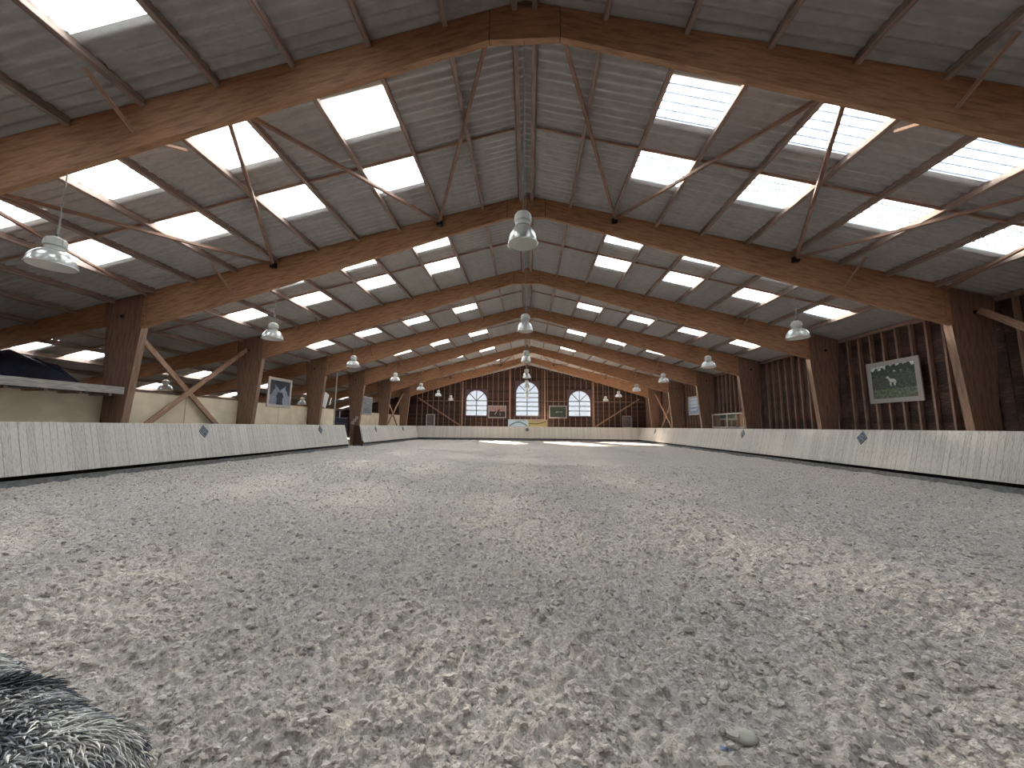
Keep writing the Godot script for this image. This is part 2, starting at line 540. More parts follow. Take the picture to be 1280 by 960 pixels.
# ------------------------------------------------------------------ portal frames
func build_frames() -> void:
	var t := -THICK
	var rafter := PackedVector2Array([Vector2(0.585, 7.735), Vector2(6.0, 6.095), Vector2(11.775, 4.345), Vector2(11.775, 8.45 - SLOPE * 11.775), Vector2(0.585, 8.45 - SLOPE * 0.585)])
	var column := PackedVector2Array([Vector2(12.14, 0.0), Vector2(12.02, 1.45), Vector2(11.80, 4.30), Vector2(11.80, 8.44 - SLOPE * 11.8), Vector2(13.02, 8.44 - SLOPE * 13.02), Vector2(12.96, 4.6), Vector2(12.66, 1.45), Vector2(12.56, 0.0)])
	var block := PackedVector2Array([Vector2(-0.572, 7.735), Vector2(0.572, 7.735), Vector2(0.572, 8.45 - SLOPE * 0.572), Vector2(0, 8.45), Vector2(-0.572, 8.45 - SLOPE * 0.572)])
	var annex := PackedVector2Array([Vector2(-13.0, 4.40), Vector2(-13.0, 8.44 - SLOPE * 13.0), Vector2(-21.5, 8.44 - SLOPE * 21.5), Vector2(-21.5, 8.44 - SLOPE * 21.5 - 0.42)])
	var mirror := func(p: PackedVector2Array):
		var q := PackedVector2Array()
		for v in p: q.append(Vector2(-v.x, v.y))
		q.reverse()
		return q
	var mid := atan(0.277)
	# the rafter meshes lie along their own x so that the grain runs along them
	var local := func(p: PackedVector2Array, c: Vector2, ang: float):
		var q := PackedVector2Array()
		for v in p: q.append((v - c).rotated(-ang))
		return prism(q, -RB, RF)
	var cr := Vector2(6.2, 6.5)
	var rm: Mesh = local.call(rafter, cr, -mid)
	var lm: Mesh = local.call(mirror.call(rafter), Vector2(-cr.x, cr.y), mid)
	var am: Mesh = local.call(annex, Vector2(-17, 4.1), atan(SLOPE))
	var cm := prism(column, t, 0.0)
	var cl := prism(mirror.call(column), t, 0.0)
	var bm := prism(block, -RB, RF)
	var st := begin()
	add_prism(st, PackedVector2Array([Vector2(11.62, 4.40), Vector2(11.76, 4.36), Vector2(11.76, 5.45), Vector2(11.70, 5.46)]), RF + 0.001, RF + 0.03)
	var knee_r := st.commit()
	st = begin()
	add_prism(st, mirror.call(PackedVector2Array([Vector2(11.62, 4.40), Vector2(11.76, 4.36), Vector2(11.76, 5.45), Vector2(11.70, 5.46)])), RF + 0.001, RF + 0.03)
	var knee_l := st.commit()
	st = begin()
	lathe(st, [Vector2(0, -0.02), Vector2(0.05, -0.02), Vector2(0.05, 0.02), Vector2(0, 0.02)], 12)
	var bolt := st.commit()
	for k in range(-1, 7):
		var n := 6 - k
		var label := "wide glued timber portal frame, %s from the arched-window end wall" % ORD[n]
		var o := thing("portal_frame", label, "roof frame", Vector3(0, 0, -(FRAME0 + BAY * k)), "glued timber portal frames")
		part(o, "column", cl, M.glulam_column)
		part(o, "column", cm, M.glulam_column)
		part(o, "rafter", lm, M.glulam, Transform3D(Basis(Vector3(0, 0, 1), mid), Vector3(-cr.x, cr.y, 0)))
		part(o, "rafter", rm, M.glulam, Transform3D(Basis(Vector3(0, 0, 1), -mid), Vector3(cr.x, cr.y, 0)))
		var ridge := part(o, "ridge_block", bm, M.glulam)
		for side in [-1.0, 1.0]:
			part(ridge, "joint", box(0.0125, 0.565, 0.098, 0.001), M.iron, at(side * 0.5785, 8.02, (RF - RB) / 2.0))
		part(o, "annex_rafter", am, M.glulam, Transform3D(Basis(Vector3(0, 0, 1), atan(SLOPE)), Vector3(-17, 4.1, 0)))
		part(o, "knee_plate", knee_l, M.glulam)
		part(o, "knee_plate", knee_r, M.glulam)
		for side in [-1.0, 1.0]:
			part(o, "bolt", bolt, M.iron, Transform3D(Basis(Vector3(1, 0, 0), PI / 2), Vector3(side * 12.45, 4.72, 0.01)))
			var px := purlin_x(4 if k <= 0 else 6)
			var low := px + 0.03
			var yb := 7.735 - 0.303 * (low - 0.585) + 0.28
			for dir in [1.0, -1.0]:
				var z := RF + 0.02 if dir > 0 else -RB - 0.02
				bar(o, "fly_brace", Vector3(side * low, yb, z), Vector3(side * low, roof_y(low) - 0.24, z + dir * 0.72), 0.05, 0.05, M.timber)

# ------------------------------------------------------------------ walls
func plank_rows(root: Node3D, spans: Array, y0: float, y1: float, step: float, place: Callable, rng: RandomNumberGenerator) -> void:
	# spans(y) -> list of [a, b]; place(a, b, y, h) -> Transform3D and box size
	var y := y0
	while y < y1:
		var h := minf(step, y1 - y)
		for s in spans[0].call(y, y + h):
			if s[1] - s[0] < 0.05: continue
			place.call(root, s[0], s[1], y + h / 2.0, h - 0.008, rng)
		y += step

func build_walls() -> void:
	var rng := RandomNumberGenerator.new()
	rng.seed = 21
	# right wall: horizontal boards behind upright studs
	var root := structure("wall_right", "dark stained board wall with upright studs")
	for bay in range(-2, 7):
		var da := FRAME0 + BAY * bay
		var db := da + BAY if bay < 6 else END_D
		var y := 0.02
		while y < 5.15:
			part(root, "plank", box(0.03, minf(0.232, 5.17 - y), db - da - 0.01), M.dark_plank[rng.randi() % 3], at(13.16 + rng.randf_range(-0.006, 0.006), y + 0.12, -(da + db) / 2.0))
			y += 0.24
		for i in 10:
			var d := da + 0.36 + i * 0.475
			part(root, "stud", box(0.13, 5.0, 0.065), M.stud, at(13.075, 2.52, -d))
		part(root, "wall_plate", box(0.14, 0.12, db - da - THICK - 0.02), M.stud, at(13.07, 5.09, -(da + db + THICK) / 2.0))
		part(root, "leak_sheathing", box(0.02, 5.3, db - da), M.black, at(13.2, 2.6, -(da + db) / 2.0))  # unseen black layer that closes the board wall against light
	# end wall with its three arched windows
	root = structure("wall_back", "dark stained end wall with upright studs")
	var wins := [[-5.77, 1.17, 2.68, 4.34], [-0.02, 1.24, 2.70, 5.24], [5.83, 1.17, 2.70, 4.32]]
	var row_y := 0.02
	while row_y < 8.3:
		var top := row_y + 0.24
		var x1 := minf(13.15, (RIDGE - 0.06 - row_y) / SLOPE)
		var x0 := maxf(-21.55, -(RIDGE - 0.06 - row_y) / SLOPE)
		var spans := [[x0, x1]]
		for w in wins:
			var wa: float = w[0] - w[1] - 0.16
			var wb: float = w[0] + w[1] + 0.16
			if top > w[2] - 0.14 and row_y < w[3] + w[1] + 0.16:
				var next := []
				for s in spans:
					if wa > s[0] and wb < s[1]: next.append_array([[s[0], wa], [wb, s[1]]])
					else: next.append(s)
				spans = next
		for s in spans:
			# the ends under the roof are cut to its slope
			var hi0: float = s[0] if s[0] > -12.0 and s[0] != x0 else maxf(s[0], -(RIDGE - 0.06 - top) / SLOPE)
			var hi1: float = s[1] if s[1] != x1 else minf(s[1], (RIDGE - 0.06 - top) / SLOPE)
			if hi1 - hi0 < 0.02: hi1 = hi0 + 0.02
			part(root, "plank", prism(PackedVector2Array([Vector2(s[0], row_y), Vector2(s[1], row_y), Vector2(hi1, top - 0.006), Vector2(hi0, top - 0.006)]), -0.03, 0.0), M.dark_plank[rng.randi() % 3], at(0, 0, -END_D - 0.02))
		row_y += 0.24
	var holes := []
	for w in wins: holes.append([w[0] - w[1] - 0.08, w[0] + w[1] + 0.08, w[2] - 0.07, w[3] + w[1] + 0.08])
	var edge := -21.6
	for k in 4:
		var to: float = holes[k][0] if k < 3 else 13.25
		leak_sheathing(root, edge, to, 0.0, 99.0)
		if k < 3:
			leak_sheathing(root, holes[k][0], holes[k][1], 0.0, holes[k][2])
			leak_sheathing(root, holes[k][0], holes[k][1], holes[k][3], 99.0)
			edge = holes[k][1]
	for i in 41:
		var x := -12.6 + i * 0.62
		var inside := []
		for w in wins:
			if absf(x - w[0]) < w[1] + 0.18: inside = w
		var top := roof_y(x) - 0.12
		var runs := [[0.05, top]]
		if inside: runs = [[0.05, inside[2] - 0.18], [inside[3] + inside[1] + 0.2, top]]
		for r in runs:
			if r[1] - r[0] > 0.1:
				part(root, "stud", box(0.055, snappedf(r[1] - r[0], 0.001), 0.11), M.stud, at(x, (r[0] + r[1]) / 2.0, -END_D + 0.04))
	for x in [-7.36, -1.95, 1.95, 7.36]:
		part(root, "post", box(0.17, roof_y(x) - 0.15, 0.17), M.timber, at(x, (roof_y(x) - 0.15) / 2.0, -END_D + 0.19))
	for s in [[-12.6, -7.5], [-7.2, -7.1], [-4.4, -2.1], [2.1, 4.4], [7.5, 12.9]]:
		part(root, "girt", box(s[1] - s[0], 0.07, 0.06), M.stud, at((s[0] + s[1]) / 2.0, 4.3, -END_D + 0.13))
	bar(root, "diagonal_brace", Vector3(-12.4, 4.6, -END_D + 0.2), Vector3(-7.5, 1.5, -END_D + 0.2), 0.09, 0.14, M.timber)
	bar(root, "diagonal_brace", Vector3(12.4, 4.6, -END_D + 0.2), Vector3(7.5, 1.5, -END_D + 0.2), 0.09, 0.14, M.timber)
	for i in 3: arched_window(i + 1, wins[i])
	# wall behind the camera and wall of the side aisle
	root = structure("wall_front", "dark board wall closing the near end")
	for i in 34:
		var y := 0.02 + 0.24 * i
		part(root, "plank", prism(PackedVector2Array([Vector2(maxf(-21.55, -(RIDGE + 0.05 - y) / SLOPE), y), Vector2(minf(13.15, (RIDGE + 0.05 - y) / SLOPE), y), Vector2(minf(13.15, (RIDGE + 0.05 - y - 0.234) / SLOPE), y + 0.234), Vector2(maxf(-21.55, -(RIDGE + 0.05 - y - 0.234) / SLOPE), y + 0.234)]), -0.04, 0.0), M.dark_plank[i % 3], at(0, 0, 4.85))
	root = structure("wall_annex", "dark board wall of the side aisle")
	for bay in range(-2, 7):
		for i in 13:
			part(root, "plank", box(0.04, 0.234, BAY - 0.01), M.dark_plank[rng.randi() % 3], at(-21.58, 0.14 + 0.24 * i, -(FRAME0 + BAY * bay + 2.5)))
	# low cream partition between hall and side aisle
	root = structure("wall_left", "low cream partition between the frame columns")
	for bay in range(-1, 7):
		var da := FRAME0 + BAY * bay + THICK
		var db := FRAME0 + BAY * (bay + 1)
		if bay == 3: db = 22.95
		if bay == 6: db = 36.4
		var top := 2.28 if bay <= 0 else 2.47
		var mid := (da + db) / 2.0
		for s in [[da, mid], [mid, db]]:
			part(root, "panel", box(0.06, top, s[1] - s[0] - 0.012), M.cream, at(-12.72, top / 2.0, -(s[0] + s[1]) / 2.0))
		part(root, "coping", box(0.1, 0.03, db - da), M.stud, at(-12.72, top + 0.015, -(da + db) / 2.0))

func leak_sheathing(root: Node3D, xa: float, xb: float, y0: float, y1: float) -> void:
	var p := PackedVector2Array([Vector2(xa, y0), Vector2(xb, y0)])
	p.append(Vector2(xb, minf(y1, roof_y(xb) + 0.12)))
	if y1 > 50.0 and xa < 0.0 and xb > 0.0: p.append(Vector2(0, RIDGE + 0.12))
	p.append(Vector2(xa, minf(y1, roof_y(xa) + 0.12)))
	part(root, "leak_sheathing", prism(p, -0.03, 0.0), M.black, at(0, 0, -END_D - 0.051))  # unseen black layer added behind the planks to block light leaks

func arched_window(n: int, w: Array) -> void:
	var root := structure("window_%d" % n, "tall arched window with dark glazing bars" if n == 2 else "arched window with dark glazing bars")
	root.position = Vector3(w[0], 0, -END_D - 0.02)
	var r: float = w[1]
	var y0: float = w[2]
	var ys: float = w[3]
	# surround: a rectangle with the arched opening cut out, built from narrow pieces
	var st := begin()
	var o := 0.16
	var seg := 20
	for i in seg:
		var a := PI * i / seg
		var b := PI * (i + 1) / seg
		var pa := Vector2(r * cos(a), ys + r * sin(a))
		var pb := Vector2(r * cos(b), ys + r * sin(b))
		add_prism(st, PackedVector2Array([pb, pa, Vector2(pa.x, ys + r + o), Vector2(pb.x, ys + r + o)]), -0.05, 0.03)
	add_box(st, Vector3(-r - o / 2, (y0 - 0.14 + ys + r + o) / 2, -0.01), Vector3(o, ys + r + o - y0 + 0.14, 0.08))
	add_box(st, Vector3(r + o / 2, (y0 - 0.14 + ys + r + o) / 2, -0.01), Vector3(o, ys + r + o - y0 + 0.14, 0.08))
	add_box(st, Vector3(0, y0 - 0.07, -0.01), Vector3(2 * r, 0.14, 0.08))
	part(root, "surround", st.commit(), M.window_frame)
	var rows := int(round((ys - y0) / 0.54))
	var step := (ys - y0) / rows
	var hh := 0.042
	for i in rows:
		for s in [-1.0, 1.0]:
			part(root, "pane", box(r - 0.03, step - 0.03, 0.008, 0.001), M.glass, at(s * r / 2.0, y0 + step * (i + 0.5), -0.015))
	for i in range(1, rows + 1):
		part(root, "glazing_bar", box(2 * r, hh * 2, 0.04), M.muntin, at(0, y0 + step * i, 0.0))
	part(root, "glazing_bar", box(hh * 2, ys + r - y0, 0.044), M.muntin, at(0, (y0 + ys + r) / 2, 0.0))
	for k in 4:
		var poly := PackedVector2Array([Vector2.ZERO])
		for j in 7:
			var f := PI / 4 * k + PI / 4 * j / 6.0
			poly.append(Vector2(cos(f), sin(f)) * (r - 0.01))
		var c := Vector2(cos(PI / 4 * (k + 0.5)), sin(PI / 4 * (k + 0.5)))
		part(root, "pane", prism(poly, -0.004, 0.004), M.glass, at(c.x * 0.02, ys + 0.02 + c.y * 0.0, -0.015))
	for f in [PI / 4, 3 * PI / 4]:
		bar(root, "glazing_bar", Vector3(0, ys, 0), Vector3(cos(f) * r, ys + sin(f) * r, 0), 0.04, hh * 2, M.muntin)

# ------------------------------------------------------------------ kickboards
func kickboard(called_label: String, a: Vector3, b: Vector3, lean: Vector3, seed_: int, ends := []) -> void:
	# a, b: the foot line; lean: outward direction (top is 0.35 further out and 1.21 higher)
	var o := thing("kickboard", called_label, "barrier", a)
	var along := (b - a).normalized()
	var total := (b - a).length()
	var up := (Vector3(0, 1.21, 0) + lean * 0.35)
	var h := up.length()
	up = up.normalized()
	var out := along.cross(up).normalized()
	var n := int(total / 0.137)
	var w := total / n
	var rng := RandomNumberGenerator.new()
	rng.seed = seed_
	var basis := Basis(along, up, out)
	var foot := Vector3(0, 0.24, 0)
	var tone := 0
	for i in n:
		if i % 18 == 0: tone = rng.randi() % 3
		var m: Material = M.kick[(tone + (rng.randi() % 3)) % 6]
		part(o, "plank", box(snappedf(w - 0.002, 0.0005), h, 0.028, 0.003), m, Transform3D(basis, foot + along * w * (i + 0.5) + up * h / 2.0 + out * rng.randf_range(-0.003, 0.003)))
	var back := lean
	for e in ends:
		var lx: float = lean.x
		part(o, "end_panel", prism(PackedVector2Array([Vector2(lx * 0.03, 0.02), Vector2(lx * 0.36, 1.43), Vector2(lx * 0.75, 1.43), Vector2(lx * 0.75, 0.02)]), -0.02, 0.02), M.dark_plank[1], at(0, 0, e))
	part(o, "top_rail", box(total, 0.05, 0.10), M.kick[1], Transform3D(Basis(along, Vector3.UP, along.cross(Vector3.UP)), along * total / 2 + foot + up * (h - 0.03) + back * 0.07))
	part(o, "curb", box(total, 0.17, 0.06), M.curb, Transform3D(Basis(along, Vector3.UP, along.cross(Vector3.UP)), along * total / 2 + Vector3(0, 0.055, 0) + back * 0.06))
	part(o, "gap_shade_board", box(total, 0.34, 0.02), M.black, Transform3D(Basis(along, Vector3.UP, along.cross(Vector3.UP)), along * total / 2 + Vector3(0, 0.16, 0) + back * 0.34))  # black colour stands in for the shade in the gap below the planks

func marker(label: String, x: float, d: float, side: float) -> void:
	# a lozenge plate fixed to the sloping boards, facing into the arena
	var o := thing("arena_marker", label, "sign", Vector3(0, 0, 0), "lozenge markers on the kickboards")
	var up := Vector3(side * 0.35, 1.21, 0).normalized()
	var out := Vector3(-up.y * side, up.x * side, 0)
	o.transform = Transform3D(Basis(up.cross(out), up, out), Vector3(side * 11.668, 1.165, -d) + out * 0.028)
	var lo := PackedVector2Array([Vector2(0, -0.24), Vector2(0.19, 0), Vector2(0, 0.24), Vector2(-0.19, 0)])
	var plate := part(o, "plate", prism(lo, -0.01, 0.01), M.slate)
	for e in 4:
		var a := lo[e] * 0.86
		var b := lo[(e + 1) % 4] * 0.86
		bar(plate, "border", Vector3(a.x, a.y, 0.012), Vector3(b.x, b.y, 0.012), 0.006, 0.014, M.slate_pale, Vector3(0.1, 1, 0.2))
	var st := begin()
	add_tube(st, [Vector3(-0.05, -0.07, 0.014), Vector3(-0.06, 0.05, 0.014), Vector3(0.0, 0.09, 0.014), Vector3(0.06, 0.04, 0.014), Vector3(0.03, -0.03, 0.014), Vector3(-0.04, -0.01, 0.014)], 0.012, 6)
	add_tube(st, [Vector3(0.02, -0.02, 0.014), Vector3(0.07, -0.08, 0.014)], 0.012, 6)
	part(plate, "emblem", st.commit(), M.slate_pale)

# ------------------------------------------------------------------ lamps
func make_lamp(wide: bool) -> Dictionary:
	var r := 0.28 if wide else 0.22
	var h := 0.27 if wide else 0.29
	var prof := []
	var inner := []
	for i in 11:
		var t := i / 10.0
		var rr := 0.085 + (r - 0.085) * pow(1.0 - t * t, 0.55) if wide else 0.085 + (r - 0.085) * pow(1.0 - t * t, 0.72)
		prof.append(Vector2(rr, h * t))
		inner.append(Vector2(maxf(rr - 0.006, 0.03), h * t))
	var d := {}
	var st := begin()
	smooth_lathe(st, prof, 36)
	lathe(st, [Vector2(r - 0.006, -0.004), Vector2(r + 0.008, -0.004), Vector2(r + 0.008, 0.012), Vector2(r, 0.014)], 36)
	d.reflector = st.commit()
	st = begin()
	smooth_lathe(st, inner, 36, -1.0)
	lathe(st, [Vector2(0.0, h - 0.01), Vector2(0.08, h - 0.01)], 20, 1.0)
	d.lining = st.commit()
	st = begin()
	smooth_lathe(st, [Vector2(0.0, 0.10), Vector2(0.03, 0.11), Vector2(0.05, 0.15), Vector2(0.04, 0.2), Vector2(0.02, h - 0.01)], 16)
	d.bulb = st.commit()
	st = begin()
	lathe(st, [Vector2(0.09, h - 0.005), Vector2(0.115, h), Vector2(0.115, h + 0.05), Vector2(0.10, h + 0.055), Vector2(0.10, h + 0.065), Vector2(0.128, h + 0.07), Vector2(0.128, h + 0.17), Vector2(0.11, h + 0.185), Vector2(0.11, h + 0.2), Vector2(0.06, h + 0.225), Vector2(0.0, h + 0.23)], 26)
	for i in 8:
		var f := TAU * i / 8
		add_box(st, Vector3(cos(f) * 0.127, h + 0.12, sin(f) * 0.127), Vector3(0.016, 0.1, 0.01), 0.002, Basis(Vector3.UP, -f))
	d.housing = st.commit()
	st = begin()
	add_tube(st, [Vector3(0, h + 0.22, 0), Vector3(0.02, h + 0.25, 0), Vector3(0, h + 0.29, 0), Vector3(-0.02, h + 0.26, 0), Vector3(0, h + 0.235, 0)], 0.006, 6)
	d.hook = st.commit()
	d.top = h + 0.28
	return d

func lamp(kind: Dictionary, label: String, group: String, x: float, y: float, z: float, hang: float) -> void:
	var o := thing("pendant_lamp", label, "lamp", Vector3(x, y, z), group)
	var shade := part(o, "reflector", kind.reflector, M.alu)
	part(shade, "lining", kind.lining, M.alu_in)
	part(shade, "bulb", kind.bulb, M.white)
	var gear := part(o, "housing", kind.housing, M.housing)
	part(gear, "hook", kind.hook, M.iron)
	var st := begin()
	var n := hang - y
	add_tube(st, [Vector3(0, kind.top, 0), Vector3(0.004, n * 0.5, 0), Vector3(0, n, 0)], 0.008, 6)
	add_tube(st, [Vector3(0.03, kind.top - 0.1, 0.01), Vector3(0.045, kind.top + 0.1, 0.01), Vector3(0.02, kind.top + 0.32, 0), Vector3(0.006, kind.top + 0.42, 0)], 0.006, 6)
	part(o, "cable", st.commit(), M.cable)

func build_lamps() -> void:
	var deep := make_lamp(false)
	var wide := make_lamp(true)
	for k in range(0, 7):
		var n: String = ORD[6 - k]
		var z := -(FRAME0 + BAY * k + 0.02)
		lamp(deep, "deep bell lamp on the ridge, %s from the arched-window end wall" % n, "ridge lamps", -0.01, 4.22, z, 7.73)
		lamp(wide, "bell lamp on the cream-partition side, %s from the arched-window end wall" % n, "partition-side lamps", -7.62, 4.0 - (0.05 if k == 0 else 0.0), z, 5.575)
		if k > 0:
			lamp(wide, "bell lamp on the boarded-wall side, %s from the arched-window end wall" % n, "boarded-side lamps", 7.66, 4.0, z, 5.575)
	for p in [[-16.59, 2.95, -15.55, "beyond the crossed braces"], [-16.59, 2.95, -25.55, "beyond the picture of two horses"]]:
		lamp(wide, "pale bell lamp in the dim side aisle " + p[3], "side aisle lamps", p[0], p[1], p[2], 4.12)

# ------------------------------------------------------------------ sand
var ground := []

func height(x: float, z: float) -> float:
	var g0: FastNoiseLite = ground[0]
	var g1: FastNoiseLite = ground[1]
	var g2: FastNoiseLite = ground[2]
	var g3: FastNoiseLite = ground[3]
	var hoof := clampf(g1.get_noise_2d(x, z) * 1.6, -1.0, 0.6)
	var clod := g3.get_noise_2d(x, z)          # -1 in the middle of a cell
	return 0.02 * g0.get_noise_2d(x, z) + 0.034 * hoof + 0.03 * g2.get_noise_2d(x, z) - 0.017 * clod * (0.6 + 0.8 * hoof * hoof)

func sand_band(root: Node, x0: float, x1: float, d0: float, d1: float, cell: float) -> void:
	var nx := int(ceil((x1 - x0) / cell))
	var nz := int(ceil((d1 - d0) / cell))
	var v := PackedVector3Array()
	var nn := PackedVector3Array()
	v.resize((nx + 1) * (nz + 1))
	nn.resize(v.size())
	var sx := (x1 - x0) / nx
	var sz := (d1 - d0) / nz
	var i := 0
	for b in nz + 1:
		var z := -(d0 + b * sz)
		for a in nx + 1:
			var x := x0 + a * sx
			v[i] = Vector3(x, height(x, z), z)
			i += 1
	i = 0
	for b in nz + 1:
		for a in nx + 1:
			var l := v[i - (1 if a > 0 else 0)]
			var r := v[i + (1 if a < nx else 0)]
			var f := v[i - (nx + 1 if b > 0 else 0)]
			var k := v[i + (nx + 1 if b < nz else 0)]
			nn[i] = (k - f).cross(l - r).normalized()
			if nn[i].y < 0.0: nn[i] = -nn[i]
			i += 1
	var idx := PackedInt32Array()
	idx.resize(nx * nz * 6)
	var j := 0
	for b in nz:
		for a in nx:
			var p := b * (nx + 1) + a
			var q := p + nx + 1
			idx[j] = p
			idx[j + 1] = q
			idx[j + 2] = p + 1
			idx[j + 3] = p + 1
			idx[j + 4] = q
			idx[j + 5] = q + 1
			j += 6
	var arr := []
	arr.resize(Mesh.ARRAY_MAX)
	arr[Mesh.ARRAY_VERTEX] = v
	arr[Mesh.ARRAY_NORMAL] = nn
	arr[Mesh.ARRAY_INDEX] = idx
	var mesh := ArrayMesh.new()
	mesh.add_surface_from_arrays(Mesh.PRIMITIVE_TRIANGLES, arr)
	part(root, "sand_bed", mesh, M.sand)

func build_floor() -> void:
	for s in [[1, 0.35, 3, FastNoiseLite.TYPE_SIMPLEX], [2, 1.5, 3, FastNoiseLite.TYPE_SIMPLEX_SMOOTH], [3, 8.0, 4, FastNoiseLite.TYPE_SIMPLEX], [4, 20.0, 2, FastNoiseLite.TYPE_CELLULAR]]:
		var n := FastNoiseLite.new()
		n.seed = s[0] * 17
		n.frequency = s[1]
		n.fractal_octaves = s[2]
		n.noise_type = s[3]
		n.cellular_return_type = FastNoiseLite.RETURN_DISTANCE
		ground.append(n)
	var root := structure("floor", "churned grey sand of the riding arena")
	part(root, "slab", box(35.2, 0.3, 45.6), M.ground, at(-4.2, -0.27, -17.8))
	sand_band(root, -5.0, 5.0, 0.7, 3.4, 0.01)
	sand_band(root, -12.3, -5.0, -1.0, 3.4, 0.06)
	sand_band(root, 5.0, 12.3, -1.0, 3.4, 0.06)
	sand_band(root, -5.0, 5.0, -1.0, 0.7, 0.06)
	sand_band(root, -9.5, 9.5, 3.4, 6.5, 0.019)
	sand_band(root, -12.3, -9.5, 3.4, 6.5, 0.06)
	sand_band(root, 9.5, 12.3, 3.4, 6.5, 0.06)
	sand_band(root, -12.3, 12.3, 6.5, 12.0, 0.035)
	sand_band(root, -12.3, 12.3, 12.0, 22.0, 0.07)
	sand_band(root, -12.3, 12.3, 22.0, 38.2, 0.16)
	# loose clods lying on the sand
	var st := begin()
	var rng := RandomNumberGenerator.new()
	rng.seed = 5
	var ico := SphereMesh.new()
	ico.radius = 1.0
	ico.height = 1.4
	ico.radial_segments = 7
	ico.rings = 4
	var arr := ico.get_mesh_arrays()
	var vs: PackedVector3Array = arr[Mesh.ARRAY_VERTEX]
	var ix: PackedInt32Array = arr[Mesh.ARRAY_INDEX]
	var bump := {}
	for v in vs:
		var key := v.snapped(Vector3.ONE * 0.01)
		if not bump.has(key): bump[key] = rng.randf_range(0.7, 1.25)
	for t in range(0, ix.size(), 3):
		var p := []
		for e in 3:
			var v := vs[ix[t + e]]
			p.append(v * bump[v.snapped(Vector3.ONE * 0.01)])
		tri(st, p[0], p[1], p[2], p[0] + p[1] + p[2])
	var mm := MultiMesh.new()
	mm.transform_format = MultiMesh.TRANSFORM_3D
	mm.use_colors = true
	mm.mesh = st.commit()
	var count := 45000
	mm.instance_count = count
	for i in count:
		var d := 0.8 + 13.0 * pow(rng.randf(), 1.9)
		var x := rng.randf_range(-1.0, 1.0) * minf(11.3, 1.6 * d + 2.0)
		var s := 0.005 + 0.02 * pow(rng.randf(), 3.0)
		var b := Basis.from_euler(Vector3(rng.randf() * 6, rng.randf() * 6, rng.randf() * 6)).scaled(Vector3(s * rng.randf_range(0.8, 1.5), s * 0.8, s))
		mm.set_instance_transform(i, Transform3D(b, Vector3(x, height(x, -d) + s * 0.3, -d)))
		var g := rng.randf_range(0.72, 1.12)
		mm.set_instance_color(i, Color(g, g * rng.randf_range(0.97, 1.0), g * rng.randf_range(0.94, 1.0)))
	var mi := MultiMeshInstance3D.new()
	mi.name = "loose_clods"
	mi.multimesh = mm
	mi.material_override = M.clod
	mi.set_meta("kind", "stuff")
	root.add_child(mi)
	# the land outside
	var land := structure("floor_outside", "open ground outside the hall")
	part(land, "land", box(160, 0.2, 160), M.ground, at(0, -0.6, -20))

